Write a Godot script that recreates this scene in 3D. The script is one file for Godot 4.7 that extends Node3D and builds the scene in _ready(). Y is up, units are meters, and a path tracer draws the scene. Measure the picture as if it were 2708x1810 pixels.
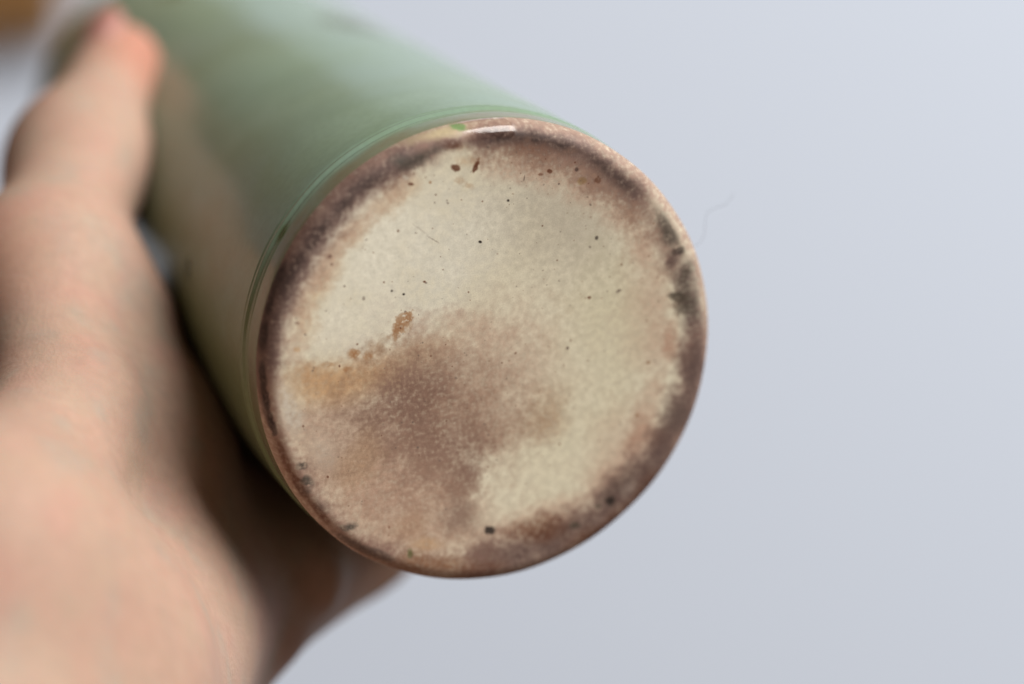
extends Node3D
# A hand holds a celadon vase up to the light so that its stained, unglazed foot faces us.
# World: y up, metres. The lens sits at EYE and looks along -z.

const EYE := Vector3(0.0, 1.3, 0.0)
const FOOT_AT := Vector3(-0.0038, -0.00202, -0.4237)      # centre of the foot, from the lens
const RADIUS := 0.04
const HEIGHT := 0.2
const N := 960                                           # side of the foot's texture
const SPAN := 1.1                                        # the texture covers +-SPAN radii

var axis := Vector3(-0.3517, 0.2675, -0.8971).normalized()   # from foot to mouth
var side := Vector3.ZERO                                     # across the axis, towards the palm
var face := Vector3.ZERO                                     # across the axis, towards the thumb


func _ready() -> void:
	side = Vector3(-axis.y, axis.x, 0.0).normalized()
	if side.x > 0.0:
		side = -side
	face = axis.cross(side)
	camera_and_light()
	backdrop()
	picture_frame()
	vase()
	hand()
	fibre()


func camera_and_light() -> void:
	var cam := Camera3D.new()
	cam.name = "camera"
	cam.position = EYE
	cam.fov = 15.39
	cam.near = 0.02
	cam.far = 20.0
	var lens := CameraAttributesPhysical.new()
	lens.frustum_focal_length = 88.8
	lens.frustum_focus_distance = 0.417
	lens.exposure_aperture = 4.1
	cam.attributes = lens
	add_child(cam)
	cam.fov = 15.39
	cam.current = true

	var env := Environment.new()
	env.background_mode = Environment.BG_COLOR
	env.background_color = Color(0.98, 0.82, 0.72)
	env.background_energy_multiplier = 0.13
	env.tonemap_mode = Environment.TONE_MAPPER_LINEAR
	env.tonemap_exposure = 1.0
	env.sdfgi_enabled = true
	env.ssao_enabled = true
	env.ssil_enabled = true
	var we := WorldEnvironment.new()
	we.name = "environment"
	we.environment = env
	add_child(we)

	# daylight from a window above and to the right, a little in front of the vase
	var window := AreaLight3D.new()
	window.name = "window_daylight"
	window.area_size = Vector2(2.2, 1.8)
	window.area_normalize_energy = true
	window.light_color = Color(1.0, 0.985, 0.965)
	window.light_energy = 16.4
	window.area_range = 12.0
	window.shadow_enabled = true
	add_child(window)
	window.position = EYE + FOOT_AT + Vector3(0.64, 0.68, 0.34).normalized() * 2.8
	window.look_at(EYE + FOOT_AT + Vector3(0.0, 0.0, -0.2), Vector3.UP)


# ---------------------------------------------------------------- helpers

func tag(o: Node3D, label: String, category := "", kind := "") -> void:
	if label:
		o.set_meta("label", label)
	if category:
		o.set_meta("category", category)
	if kind:
		o.set_meta("kind", kind)


func obj(called: String, mesh: Mesh, mat: Material, parent: Node = null) -> MeshInstance3D:
	var o := MeshInstance3D.new()
	o.name = called
	o.mesh = mesh
	o.material_override = mat
	(parent if parent else self).add_child(o, true)
	return o


func thing(called: String, label: String, category: String, at: Vector3) -> Node3D:
	var o := Node3D.new()
	o.name = called
	add_child(o, true)
	o.position = at
	tag(o, label, category)
	return o


func around(s: float, phi: float, r: float) -> Vector3:      # a point by the vase's own measure, from the lens
	var p := deg_to_rad(phi)
	return FOOT_AT + axis * s + (side * cos(p) + face * sin(p)) * r


func noise(kind: int, freq: float, octaves: int, seed_: int) -> FastNoiseLite:
	var n := FastNoiseLite.new()
	n.noise_type = kind
	n.frequency = freq
	n.seed = seed_
	n.fractal_type = FastNoiseLite.FRACTAL_FBM if octaves > 1 else FastNoiseLite.FRACTAL_NONE
	n.fractal_octaves = octaves
	return n


func grain(freq: float, octaves: int, seed_: int, w := N, h := N, kind := FastNoiseLite.TYPE_SIMPLEX_SMOOTH) -> PackedByteArray:
	var im := noise(kind, freq, octaves, seed_).get_image(w, h, false, false, true)
	im.convert(Image.FORMAT_L8)
	return im.get_data()


func lathe(profile: PackedVector2Array, seg: int, radial_uv: bool) -> ArrayMesh:   # profile: (radius, height along y)
	var v := PackedVector3Array()
	var nn := PackedVector3Array()
	var uv := PackedVector2Array()
	var idx := PackedInt32Array()
	var rows := profile.size()
	for j in rows:
		var run := profile[j].x + 0.35 * profile[j].y if j else 0.0
		var t := (profile[mini(j + 1, rows - 1)] - profile[maxi(j - 1, 0)]).normalized()
		var nr := Vector2(t.y, -t.x)
		for i in seg + 1:
			var p := TAU * i / seg
			var hand_made := 1.0 + 0.0016 * sin(3.0 * p + 1.0) + 0.0010 * sin(7.0 * p + 2.0) + 0.0006 * sin(17.0 * p)
			v.append(Vector3(profile[j].x * cos(p) * hand_made, profile[j].y, profile[j].x * sin(p) * hand_made))
			nn.append(Vector3(nr.x * cos(p), nr.y, nr.x * sin(p)))
			if radial_uv:
				var q := run / RADIUS / SPAN
				uv.append(Vector2(q * cos(p) * 0.5 + 0.5, q * -sin(p) * 0.5 + 0.5))
			else:
				uv.append(Vector2(float(i) / seg, clampf(profile[j].y / HEIGHT, 0.0, 1.0)))
	for j in rows - 1:
		for i in seg:
			var a := j * (seg + 1) + i
			var b := a + seg + 1
			idx.append_array(PackedInt32Array([a, a + 1, b, a + 1, b + 1, b]))
	return surface(v, nn, idx, uv)


func surface(v: PackedVector3Array, nn: PackedVector3Array, idx: PackedInt32Array, uv := PackedVector2Array(), col := PackedColorArray()) -> ArrayMesh:
	var arr := []
	arr.resize(Mesh.ARRAY_MAX)
	arr[Mesh.ARRAY_VERTEX] = v
	arr[Mesh.ARRAY_NORMAL] = nn
	arr[Mesh.ARRAY_INDEX] = idx
	if uv.size():
		arr[Mesh.ARRAY_TEX_UV] = uv
	if col.size():
		arr[Mesh.ARRAY_COLOR] = col
	var m := ArrayMesh.new()
	m.add_surface_from_arrays(Mesh.PRIMITIVE_TRIANGLES, arr)
	return m


# ---------------------------------------------------------------- the setting

func backdrop() -> void:
	var m := BoxMesh.new()
	m.size = Vector3(1.7, 1.1, 0.04)
	var mat := StandardMaterial3D.new()
	mat.albedo_color = Color(0.818, 0.866, 0.934)
	mat.roughness = 0.9
	var w := obj("backdrop", m, mat)
	w.position = EYE + Vector3(0.0, 0.05, -1.22)
	tag(w, "plain pale blue grey board standing behind the hand and vase", "backdrop", "structure")


func picture_frame() -> void:
	# far out of focus at the top left: a brown wooden frame hanging on the wall
	var root := thing("picture_frame", "blurred brown wooden frame against the backdrop at the top left", "picture frame", EYE + Vector3(-0.468, 0.3555, -1.18))
	var wood := StandardMaterial3D.new()
	var rings := NoiseTexture2D.new()
	rings.noise = noise(FastNoiseLite.TYPE_SIMPLEX_SMOOTH, 0.02, 3, 61)
	rings.width = 256
	rings.height = 256
	var ramp := Gradient.new()
	ramp.set_color(0, Color8(150, 112, 66))
	ramp.set_color(1, Color8(110, 78, 42))
	rings.color_ramp = ramp
	wood.albedo_texture = rings
	wood.uv1_triplanar = true
	wood.uv1_scale = Vector3(4, 20, 4)
	wood.roughness = 0.5
	for k in 4:                                              # four mitred rails
		var long := 0.52 if k % 2 == 0 else 0.42
		var rail := CSGPolygon3D.new()
		rail.polygon = PackedVector2Array([Vector2(-long * 0.5, 0.0), Vector2(long * 0.5, 0.0), Vector2(long * 0.5 - 0.04, 0.04), Vector2(-long * 0.5 + 0.04, 0.04)])
		rail.depth = 0.02
		rail.material = wood
		rail.name = "rail"
		root.add_child(rail, true)
		rail.rotation.z = PI * 0.5 * k
		rail.position = Vector3(0.0, -0.21 if k % 2 == 0 else -0.26, 0.0).rotated(Vector3.BACK, PI * 0.5 * k)
	var sheet := BoxMesh.new()
	sheet.size = Vector3(0.44, 0.34, 0.006)
	var paper := StandardMaterial3D.new()
	paper.albedo_color = Color8(150, 126, 92)
	paper.roughness = 0.8
	obj("print", sheet, paper, root).position = Vector3(0.0, 0.0, 0.006)


# ---------------------------------------------------------------- the vase

const CREAM := Color8(222, 217, 194)
const PALE := Color8(239, 238, 221)
const COOL := Color8(234, 234, 220)
const GREYED := Color8(196, 190, 172)
const OLIVE := Color8(216, 211, 180)
const PINK := Color8(196, 169, 148)
const ROSE := Color8(170, 128, 108)
const TAN := Color8(200, 166, 126)
const TAN_DARK := Color8(140, 104, 76)
const RUST := Color8(158, 110, 70)
const RUST_DARK := Color8(98, 60, 42)
const MAUVE := Color8(158, 130, 112)
const MAUVE_DARK := Color8(126, 100, 87)
const GREY_BROWN := Color8(104, 90, 82)
const GREY_DARK := Color8(78, 72, 64)
const RING_EDGE := Color8(140, 112, 100)
const RING := Color8(94, 75, 70)
const RING_DARK := Color8(60, 46, 42)
const SOOT := Color8(74, 66, 56)
const BLACKENED := Color8(40, 34, 30)
const CHALK := Color8(206, 198, 182)
const BEVEL := Color8(160, 138, 124)
const OCHRE := Color8(140, 112, 66)
const MOSS := Color8(96, 98, 60)
const GLAZE_THIN := Color8(178, 164, 130)
const GLAZE_GREEN := Color8(112, 142, 92)

var red := PackedFloat32Array()
var green := PackedFloat32Array()
var blue := PackedFloat32Array()
var coarse := PackedByteArray()
var middle := PackedByteArray()
var fine := PackedByteArray()
var pits := PackedByteArray()


func stain(u: float, v: float, ru: float, rv: float, turn: float, c: Color, strength: float, rough: float, mottle: float) -> void:
	# a soft patch with a ragged border (rough) and a speckled body (mottle), on the foot's own plane
	var px := N / (2.0 * SPAN)
	var cx := (u + SPAN) * px
	var cy := (v + SPAN) * px
	var edge := 0.95 if minf(ru, rv) > 0.03 else 1.6         # patches fade more slowly than marks
	var ragged := 0.0045 if maxf(ru, rv) < 0.09 else 0.0008
	var reach := maxf(ru, rv) * px * 1.3 + 2.0
	var ca := cos(deg_to_rad(turn))
	var sa := sin(deg_to_rad(turn))
	var iu := 1.0 / (ru * px)
	var iv := 1.0 / (rv * px)
	var y0 := maxi(int(cy - reach), 0)
	var y1 := mini(int(cy + reach) + 1, N)
	var x0 := maxi(int(cx - reach), 0)
	var x1 := mini(int(cx + reach) + 1, N)
	for y in range(y0, y1):
		for x in range(x0, x1):
			var dx := x - cx
			var dy := y - cy
			var a := (dx * ca + dy * sa) * iu
			var b := (dy * ca - dx * sa) * iv
			var q := sqrt(a * a + b * b)
			if q > 1.3:
				continue
			var k := y * N + x
			q += rough * ((coarse[k] - 128) * 0.0032 + (middle[k] - 128) * 0.0030 + (fine[k] - 128) * ragged)
			var w := clampf((1.15 - q) * edge, 0.0, 1.0)
			w = w * w * (3.0 - 2.0 * w) * strength
			w = clampf(w * clampf(1.0 + mottle * ((fine[k] - 128) * 0.0095 + (middle[k] - 128) * 0.005), 0.35, 1.5), 0.0, 1.0)
			red[k] += (c.r - red[k]) * w
			green[k] += (c.g - green[k]) * w
			blue[k] += (c.b - blue[k]) * w


func foot_colours() -> ImageTexture:
	coarse = grain(0.012, 4, 3)
	middle = grain(0.05, 4, 8)
	fine = grain(0.2, 3, 21, N, N, FastNoiseLite.TYPE_VALUE_CUBIC)
	var fleck := grain(0.33, 2, 33)
	red.resize(N * N)
	green.resize(N * N)
	blue.resize(N * N)
	red.fill(CREAM.r)
	green.fill(CREAM.g)
	blue.fill(CREAM.b)
	for y in N:                                              # the bevel is toasted pink all round
		for x in N:
			var r := Vector2(x + 0.5 - N * 0.5, y + 0.5 - N * 0.5).length() / (N * 0.5) * SPAN
			if r > 0.9:
				var k := y * N + x
				var w := smoothstep(0.92, 0.985, r + (middle[k] - 128) * 0.0003) * clampf(0.9 + (fine[k] - 128) * 0.006, 0.0, 1.0)
				red[k] += (BEVEL.r - red[k]) * w
				green[k] += (BEVEL.g - green[k]) * w
				blue[k] += (BEVEL.b - blue[k]) * w
	stains()
	var rng := RandomNumberGenerator.new()
	rng.seed = 77
	for i in 420:                                            # iron specks in the clay
		var a := rng.randf() * TAU
		var r := sqrt(rng.randf()) * 0.9
		var s := 0.0020 + 0.0034 * pow(rng.randf(), 3.0)
		stain(r * cos(a), r * sin(a), s * rng.randf_range(0.8, 1.6), s, rng.randf() * 180.0, RUST_DARK if rng.randf() < 0.5 else GREY_BROWN, rng.randf_range(0.2, 0.75), 0.3, 0.0)
	var data := PackedByteArray()
	data.resize(N * N * 3)
	for k in N * N:
		var g := 1.0 + (fine[k] - 128) * 0.0002 + (fleck[k] - 128) * 0.0005 + (middle[k] - 128) * 0.0004
		data[k * 3] = clampi(int(red[k] * g * 255.0), 0, 255)
		data[k * 3 + 1] = clampi(int(green[k] * g * 255.0), 0, 255)
		data[k * 3 + 2] = clampi(int(blue[k] * g * 255.0), 0, 255)
	# relief: fired grit, a few pits, faint turning rings
	pits.resize(N * N)
	for y in N:
		for x in N:
			var k := y * N + x
			var r := Vector2(x - N * 0.53, y - N * 0.5).length()
			pits[k] = clampi(int(150.0 + (fine[k] - 128) * 0.32 + (fleck[k] - 128) * 0.22 + (middle[k] - 128) * 0.3 + 2.5 * sin(r * 0.35 + (coarse[k] - 128) * 0.03) - (40.0 if fleck[k] < 62 and middle[k] < 100 else 0.0)), 0, 255)
	var im := Image.create_from_data(N, N, false, Image.FORMAT_RGB8, data)
	im.generate_mipmaps()
	return ImageTexture.create_from_image(im)


func foot_gloss() -> ImageTexture:
	# satin clay, with a glassy run of glaze on the bevel
	var n := 256
	var data := PackedByteArray()
	data.resize(n * n)
	var g := grain(0.06, 3, 5, n, n)
	for y in n:
		for x in n:
			var u := (x + 0.5) / n * 2.0 * SPAN - SPAN
			var v := (y + 0.5) / n * 2.0 * SPAN - SPAN
			var r := sqrt(u * u + v * v)
			var a := rad_to_deg(atan2(v, u))
			var run := smoothstep(145.0, 143.5, a + (g[y * n + x] - 128) * 0.02) * smoothstep(128.0, 134.0, a) * smoothstep(0.925, 0.94, r)
			data[y * n + x] = int(255.0 * clampf(lerpf(lerpf(0.52, 0.74, smoothstep(0.86, 0.94, r)) + (g[y * n + x] - 128) * 0.0012, 0.1, run), 0.0, 1.0))
	return ImageTexture.create_from_image(Image.create_from_data(n, n, false, Image.FORMAT_L8, data))


func wall_colours() -> ImageTexture:
	var w := 1024
	var h := 768
	var a := grain(0.006, 4, 41, w, h)
	var b := grain(0.02, 4, 42, w, h)
	var c := grain(0.14, 2, 43, w, h)
	var data := PackedByteArray()
	data.resize(w * h * 3)
	var teal := Color8(130, 154, 139)
	var olive := Color8(124, 146, 118)
	var pale := Color8(144, 168, 153)
	var thin := Color8(126, 124, 100)
	var palm_reflection := Color8(118, 124, 84)                        # the hand's reflection, painted into the glaze colour on the palm's side
	var dark := Color8(70, 84, 40)
	# darker spots: turn in degrees, height, size across and along
	var spots := [[83.5, 0.0092, 0.0026, 0.0016], [150.0, 0.101, 0.0058, 0.013], [120.0, 0.17, 0.004, 0.006], [60.0, 0.05, 0.002, 0.003], [20.0, 0.03, 0.003, 0.003], [250.0, 0.06, 0.004, 0.006], [310.0, 0.12, 0.004, 0.005]]
	for y in h:
		var s := (y + 0.5) / h * HEIGHT
		var near_foot := smoothstep(0.0098, 0.0060, s)
		for x in w:
			var k := y * w + x
			var col := teal.lerp(olive, clampf(0.45 + (a[k] - 128) * 0.0035 + (b[k] - 128) * 0.001, 0.0, 1.0))
			col = col.lerp(pale, clampf((a[k] - 140) * 0.006, 0.0, 0.5))
			col = col.lerp(palm_reflection, smoothstep(76.0, 44.0, absf(360.0 - (x + 0.5) / w * 360.0 - 8.0 + (b[k] - 128) * 0.08)) * 0.65)
			col = col.lerp(thin, near_foot * clampf(0.8 + (b[k] - 128) * 0.004, 0.0, 1.0))
			var g := 1.0 + (c[k] - 128) * 0.0002
			data[k * 3] = clampi(int(col.r * g * 255.0), 0, 255)
			data[k * 3 + 1] = clampi(int(col.g * g * 255.0), 0, 255)
			data[k * 3 + 2] = clampi(int(col.b * g * 255.0), 0, 255)
	for sp in spots:
		var cx: float = (360.0 - sp[0]) / 360.0 * w
		var cy: float = sp[1] / HEIGHT * h
		var rx: float = sp[2] / (TAU * RADIUS) * w
		var ry: float = sp[3] / HEIGHT * h
		for y in range(maxi(0, int(cy - ry * 1.5)), mini(h, int(cy + ry * 1.5) + 1)):
			for x in range(maxi(0, int(cx - rx * 1.5)), mini(w, int(cx + rx * 1.5) + 1)):
				var k := y * w + x
				var q := sqrt(pow((x - cx) / rx, 2.0) + pow((y - cy) / ry, 2.0)) + (b[k] - 128) * 0.004
				var t := smoothstep(1.2, 0.4, q) * 0.85
				data[k * 3] = int(lerpf(data[k * 3], dark.r8, t))
				data[k * 3 + 1] = int(lerpf(data[k * 3 + 1], dark.g8, t))
				data[k * 3 + 2] = int(lerpf(data[k * 3 + 2], dark.b8, t))
	var im := Image.create_from_data(w, h, false, Image.FORMAT_RGB8, data)
	im.generate_mipmaps()
	return ImageTexture.create_from_image(im)


func vase() -> void:
	var root := thing("ceramic_vase", "celadon green glazed cylinder vase held with its stained foot towards us", "vase", EYE + FOOT_AT - axis * 0.0026)
	root.basis = Basis(side, axis, -face)

	# the bare foot: a barely hollow disc that turns over a rounded bevel
	var foot := PackedVector2Array()
	for i in 24:
		var r := i / 23.0
		foot.append(Vector2(0.0372 * r, 0.0006 * (1.0 - smoothstep(0.3, 1.0, r))))
	for i in range(1, 15):
		var t := i / 14.0 * PI * 0.5
		foot.append(Vector2(0.0372 + 0.0028 * sin(t), 0.0030 * (1.0 - cos(t))))
	foot.append(Vector2(0.04, 0.0036))
	var clay := StandardMaterial3D.new()
	clay.albedo_texture = foot_colours()
	clay.roughness = 1.0
	clay.roughness_texture = foot_gloss()
	clay.metallic_specular = 0.5
	var relief := Image.create_from_data(N, N, false, Image.FORMAT_L8, pits)
	relief.convert(Image.FORMAT_RGBA8)
	relief.bump_map_to_normal_map(3.0)
	clay.normal_enabled = true
	clay.normal_texture = ImageTexture.create_from_image(relief)
	clay.normal_scale = 0.09
	var f := obj("foot", lathe(foot, 180, true), clay, root)
	tag(f, "cream clay foot with mauve brown scorch marks and a dark burnt ring")

	# the glazed wall: two tooled ridges above the foot, straight sides, rounded lip, hollow inside
	var wall := PackedVector2Array([Vector2(0.04, 0.0036), Vector2(0.04008, 0.0042), Vector2(0.0401, 0.0062), Vector2(0.0401, 0.0080)])
	for i in 25:
		var t := i / 24.0
		wall.append(Vector2(0.0401 + 0.0003 * t + 0.00018 * sin(t * TAU * 2.0) * sin(t * PI), 0.0082 + 0.0044 * t))
	for i in range(1, 41):
		var t := i / 40.0
		wall.append(Vector2(0.0404 + 0.00012 * sin(t * 19.0), 0.0128 + (HEIGHT - 0.0148) * t))
	for i in range(1, 9):
		var t := i / 8.0 * PI
		wall.append(Vector2(0.0387 + 0.0018 * cos(t), HEIGHT - 0.002 + 0.002 * sin(t)))
	for i in range(1, 12):
		wall.append(Vector2(0.0369, lerpf(HEIGHT - 0.002, 0.006, i / 11.0)))
	wall.append(Vector2(0.034, 0.0045))
	wall.append(Vector2(0.0, 0.0045))
	var glaze := StandardMaterial3D.new()
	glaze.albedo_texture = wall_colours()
	glaze.roughness = 0.24
	glaze.metallic_specular = 0.3
	glaze.clearcoat_enabled = true
	glaze.clearcoat = 0.12
	glaze.clearcoat_roughness = 0.06
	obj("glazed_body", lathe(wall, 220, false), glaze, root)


func stains() -> void:
	# broad tones of the clay
	stain(-0.093, 0.733, 0.507, 0.409, -161, PALE, 0.9, 0.5, 0.1)
	stain(-0.317, 0.414, 0.465, 0.219, -172, COOL, 0.55, 0.5, 0.1)
	stain(0.134, 0.421, 0.466, 0.151, -161, COOL, 0.5, 0.5, 0.1)
	stain(-0.665, 0.143, 0.451, 0.312, -98, GREYED, 0.75, 0.5, 0.3)
	stain(-0.387, -0.368, 0.299, 0.495, -120, OLIVE, 0.6, 0.6, 0.2)
	stain(0.131, -0.495, 0.415, 0.424, -105, OLIVE, 0.35, 0.6, 0.2)
	stain(0.045, -0.086, 0.440, 0.430, -124, PINK, 0.4, 0.6, 0.3)
	stain(0.710, 0.053, 0.573, 0.426, -95, PINK, 0.9, 0.5, 0.35)
	stain(0.666, 0.404, 0.322, 0.278, -86, PINK, 0.7, 0.5, 0.4)
	stain(0.697, -0.304, 0.442, 0.221, -123, PINK, 0.6, 0.6, 0.35)
	stain(-0.007, -0.767, 0.241, 0.311, -100, PINK, 0.45, 0.6, 0.3)
	stain(-0.576, -0.410, 0.156, 0.437, -129, PINK, 0.35, 0.6, 0.3)
	# tan tide mark and the mauve bloom below it
	stain(0.460, 0.488, 0.334, 0.122, -132, TAN, 0.85, 0.35, 0.35)
	stain(0.323, 0.371, 0.265, 0.118, -155, TAN, 0.55, 0.4, 0.4)
	stain(0.200, 0.261, 0.236, 0.102, -155, TAN, 0.35, 0.5, 0.4)
	stain(0.519, 0.646, 0.144, 0.063, -119, RUST, 0.3, 0.7, 0.7)
	stain(0.314, 0.080, 0.574, 0.392, -91, MAUVE, 0.55, 0.5, 0.7)
	stain(0.389, 0.104, 0.400, 0.282, -86, MAUVE, 0.8, 0.5, 0.75)
	stain(0.198, 0.113, 0.377, 0.190, -105, MAUVE, 0.4, 0.5, 0.6)
	stain(0.441, -0.025, 0.329, 0.240, -104, MAUVE_DARK, 0.5, 0.6, 0.9)
	stain(0.353, 0.198, 0.271, 0.186, -144, MAUVE_DARK, 0.55, 0.6, 0.9)
	stain(0.178, -0.243, 0.265, 0.177, -105, MAUVE, 0.3, 0.7, 0.6)
	stain(0.060, -0.390, 0.138, 0.152, -124, TAN_DARK, 0.35, 0.7, 0.5)
	stain(0.478, -0.242, 0.103, 0.200, -118, MAUVE_DARK, 0.6, 0.6, 0.7)
	stain(0.626, -0.322, 0.128, 0.102, -123, GREY_BROWN, 0.45, 0.6, 0.7)
	stain(0.687, 0.199, 0.119, 0.175, -104, TAN, 0.45, 0.7, 0.5)
	stain(0.766, -0.166, 0.118, 0.084, -123, TAN, 0.3, 0.7, 0.5)
	stain(0.680, 0.098, 0.568, 0.333, -99, MAUVE, 0.22, 0.7, 0.9)
	stain(0.691, -0.190, 0.447, 0.248, -113, MAUVE, 0.38, 0.8, 0.9)
	stain(0.668, 0.319, 0.272, 0.265, -95, GREY_BROWN, 0.14, 0.9, 1.3)
	stain(-0.006, -0.043, 0.296, 0.191, -105, MAUVE, 0.18, 0.9, 0.9)
	stain(-0.030, 0.152, 0.322, 0.112, -115, PINK, 0.4, 0.8, 0.4)
	# pale patches left clear
	stain(0.410, -0.439, 0.193, 0.163, -160, CREAM, 0.45, 0.5, 0.15)
	stain(0.538, -0.458, 0.132, 0.089, -143, CREAM, 0.4, 0.6, 0.15)
	stain(0.177, -0.580, 0.202, 0.210, -96, CREAM, 0.4, 0.6, 0.15)
	stain(-0.176, -0.413, 0.213, 0.280, -115, CREAM, 0.4, 0.6, 0.15)
	stain(0.268, 0.644, 0.301, 0.145, -132, PALE, 0.55, 0.5, 0.1)
	stain(0.660, 0.613, 0.059, 0.157, -147, CHALK, 0.75, 0.7, 1.1)
	stain(0.725, 0.376, 0.077, 0.119, -155, CHALK, 0.4, 0.7, 1.0)
	stain(0.561, 0.652, 0.047, 0.081, -134, CHALK, 0.3, 0.7, 1.0)
	# toasted halo inside the ring
	stain(0.357, 0.774, 0.118, 0.074, 157, TAN, 0.35, 0.9, 0.5)
	stain(0.232, 0.815, 0.120, 0.075, 167, TAN, 0.35, 0.9, 0.5)
	stain(0.089, 0.836, 0.129, 0.075, 175, TAN, 0.35, 0.9, 0.5)
	stain(-0.062, 0.837, 0.128, 0.075, -176, TAN, 0.35, 0.9, 0.5)
	stain(-0.206, 0.816, 0.123, 0.075, -167, TAN, 0.35, 0.9, 0.5)
	stain(-0.334, 0.777, 0.117, 0.075, -159, TAN, 0.35, 0.9, 0.5)
	stain(0.440, 0.755, 0.126, 0.064, 150, PINK, 0.5, 0.8, 0.6)
	stain(0.300, 0.817, 0.120, 0.065, 163, PINK, 0.5, 0.8, 0.6)
	stain(0.158, 0.846, 0.117, 0.065, 174, PINK, 0.5, 0.8, 0.6)
	stain(0.001, 0.852, 0.132, 0.065, -179, PINK, 0.5, 0.8, 0.6)
	stain(-0.154, 0.835, 0.116, 0.065, -167, PINK, 0.5, 0.8, 0.6)
	stain(-0.302, 0.802, 0.127, 0.065, -168, PINK, 0.5, 0.8, 0.6)
	stain(-0.654, 0.473, 0.164, 0.091, -121, PINK, 0.5, 0.8, 0.6)
	stain(-0.731, 0.310, 0.163, 0.090, -110, PINK, 0.5, 0.8, 0.6)
	stain(-0.776, 0.139, 0.165, 0.090, -99, PINK, 0.5, 0.8, 0.6)
	stain(-0.788, -0.030, 0.157, 0.092, -89, PINK, 0.5, 0.8, 0.6)
	stain(-0.768, -0.184, 0.151, 0.094, -76, PINK, 0.5, 0.8, 0.6)
	stain(-0.713, -0.290, 0.152, 0.077, -63, PINK, 0.4, 0.8, 0.5)
	stain(-0.603, -0.450, 0.161, 0.080, -49, PINK, 0.4, 0.8, 0.5)
	stain(-0.445, -0.601, 0.176, 0.082, -39, PINK, 0.4, 0.8, 0.5)
	stain(-0.257, -0.713, 0.161, 0.084, -21, PINK, 0.4, 0.8, 0.5)
	stain(0.001, -0.786, 0.147, 0.093, 5, PINK, 0.45, 0.8, 0.6)
	stain(0.171, -0.760, 0.148, 0.093, 13, PINK, 0.45, 0.8, 0.6)
	stain(0.336, -0.694, 0.154, 0.091, 30, PINK, 0.45, 0.8, 0.6)
	stain(0.487, -0.584, 0.159, 0.089, 42, PINK, 0.45, 0.8, 0.6)
	# dark burnt ring, upper left
	stain(0.684, 0.734, 0.103, 0.056, 127, RING_EDGE, 0.8, 0.5, 0.5)
	stain(0.579, 0.834, 0.130, 0.057, 142, RING_EDGE, 0.8, 0.5, 0.5)
	stain(0.445, 0.921, 0.116, 0.057, 152, RING_EDGE, 0.8, 0.5, 0.5)
	stain(0.310, 0.973, 0.113, 0.058, 166, RING_EDGE, 0.8, 0.5, 0.5)
	stain(0.169, 1.001, 0.113, 0.058, 172, RING_EDGE, 0.8, 0.5, 0.5)
	stain(0.030, 1.012, 0.108, 0.058, 178, RING_EDGE, 0.8, 0.5, 0.5)
	stain(-0.110, 1.007, 0.113, 0.058, -174, RING_EDGE, 0.8, 0.5, 0.5)
	stain(-0.243, 0.985, 0.103, 0.058, -168, RING_EDGE, 0.8, 0.5, 0.5)
	stain(-0.355, 0.950, 0.097, 0.057, -158, RING_EDGE, 0.8, 0.5, 0.5)
	stain(0.741, 0.662, 0.091, 0.025, 121, RING_DARK, 0.5, 0.5, 0.5)
	stain(0.646, 0.778, 0.099, 0.025, 137, RING_DARK, 0.5, 0.5, 0.5)
	stain(0.516, 0.881, 0.105, 0.025, 147, RING_DARK, 0.5, 0.5, 0.5)
	stain(0.368, 0.956, 0.099, 0.025, 159, RING_DARK, 0.5, 0.5, 0.5)
	stain(0.560, 0.805, 0.165, 0.104, 144, RING_EDGE, 0.75, 0.5, 0.5)
	stain(0.432, 0.883, 0.140, 0.105, 154, RING_EDGE, 0.75, 0.5, 0.5)
	stain(0.309, 0.925, 0.143, 0.106, 168, RING_EDGE, 0.75, 0.5, 0.5)
	stain(0.173, 0.948, 0.145, 0.106, 173, RING_EDGE, 0.75, 0.5, 0.5)
	stain(0.035, 0.958, 0.143, 0.107, 180, RING_EDGE, 0.75, 0.5, 0.5)
	stain(-0.104, 0.951, 0.146, 0.107, -174, RING_EDGE, 0.75, 0.5, 0.5)
	stain(-0.233, 0.930, 0.134, 0.106, -166, RING_EDGE, 0.75, 0.5, 0.5)
	stain(-0.340, 0.895, 0.130, 0.106, -157, RING_EDGE, 0.75, 0.5, 0.5)
	stain(-0.436, 0.851, 0.129, 0.106, -154, RING_EDGE, 0.75, 0.5, 0.5)
	stain(-0.518, 0.804, 0.119, 0.105, -145, RING_EDGE, 0.75, 0.5, 0.5)
	stain(0.560, 0.805, 0.141, 0.073, 144, RING, 0.8, 0.45, 0.75)
	stain(0.432, 0.883, 0.117, 0.073, 154, RING, 0.8, 0.45, 0.75)
	stain(0.309, 0.925, 0.120, 0.074, 168, RING, 0.8, 0.45, 0.75)
	stain(0.173, 0.948, 0.122, 0.074, 173, RING, 0.8, 0.45, 0.75)
	stain(0.035, 0.958, 0.120, 0.074, 180, RING, 0.8, 0.45, 0.75)
	stain(-0.104, 0.951, 0.124, 0.074, -174, RING, 0.8, 0.45, 0.75)
	stain(-0.233, 0.930, 0.112, 0.074, -166, RING, 0.8, 0.45, 0.75)
	stain(-0.340, 0.895, 0.107, 0.074, -157, RING, 0.8, 0.45, 0.75)
	stain(-0.436, 0.851, 0.106, 0.074, -154, RING, 0.8, 0.45, 0.75)
	stain(-0.518, 0.804, 0.096, 0.073, -145, RING, 0.8, 0.45, 0.75)
	stain(0.272, 0.941, 0.084, 0.035, 169, RING_DARK, 0.55, 0.8, 0.9)
	stain(0.146, 0.957, 0.093, 0.035, 176, RING_DARK, 0.55, 0.8, 0.9)
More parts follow.
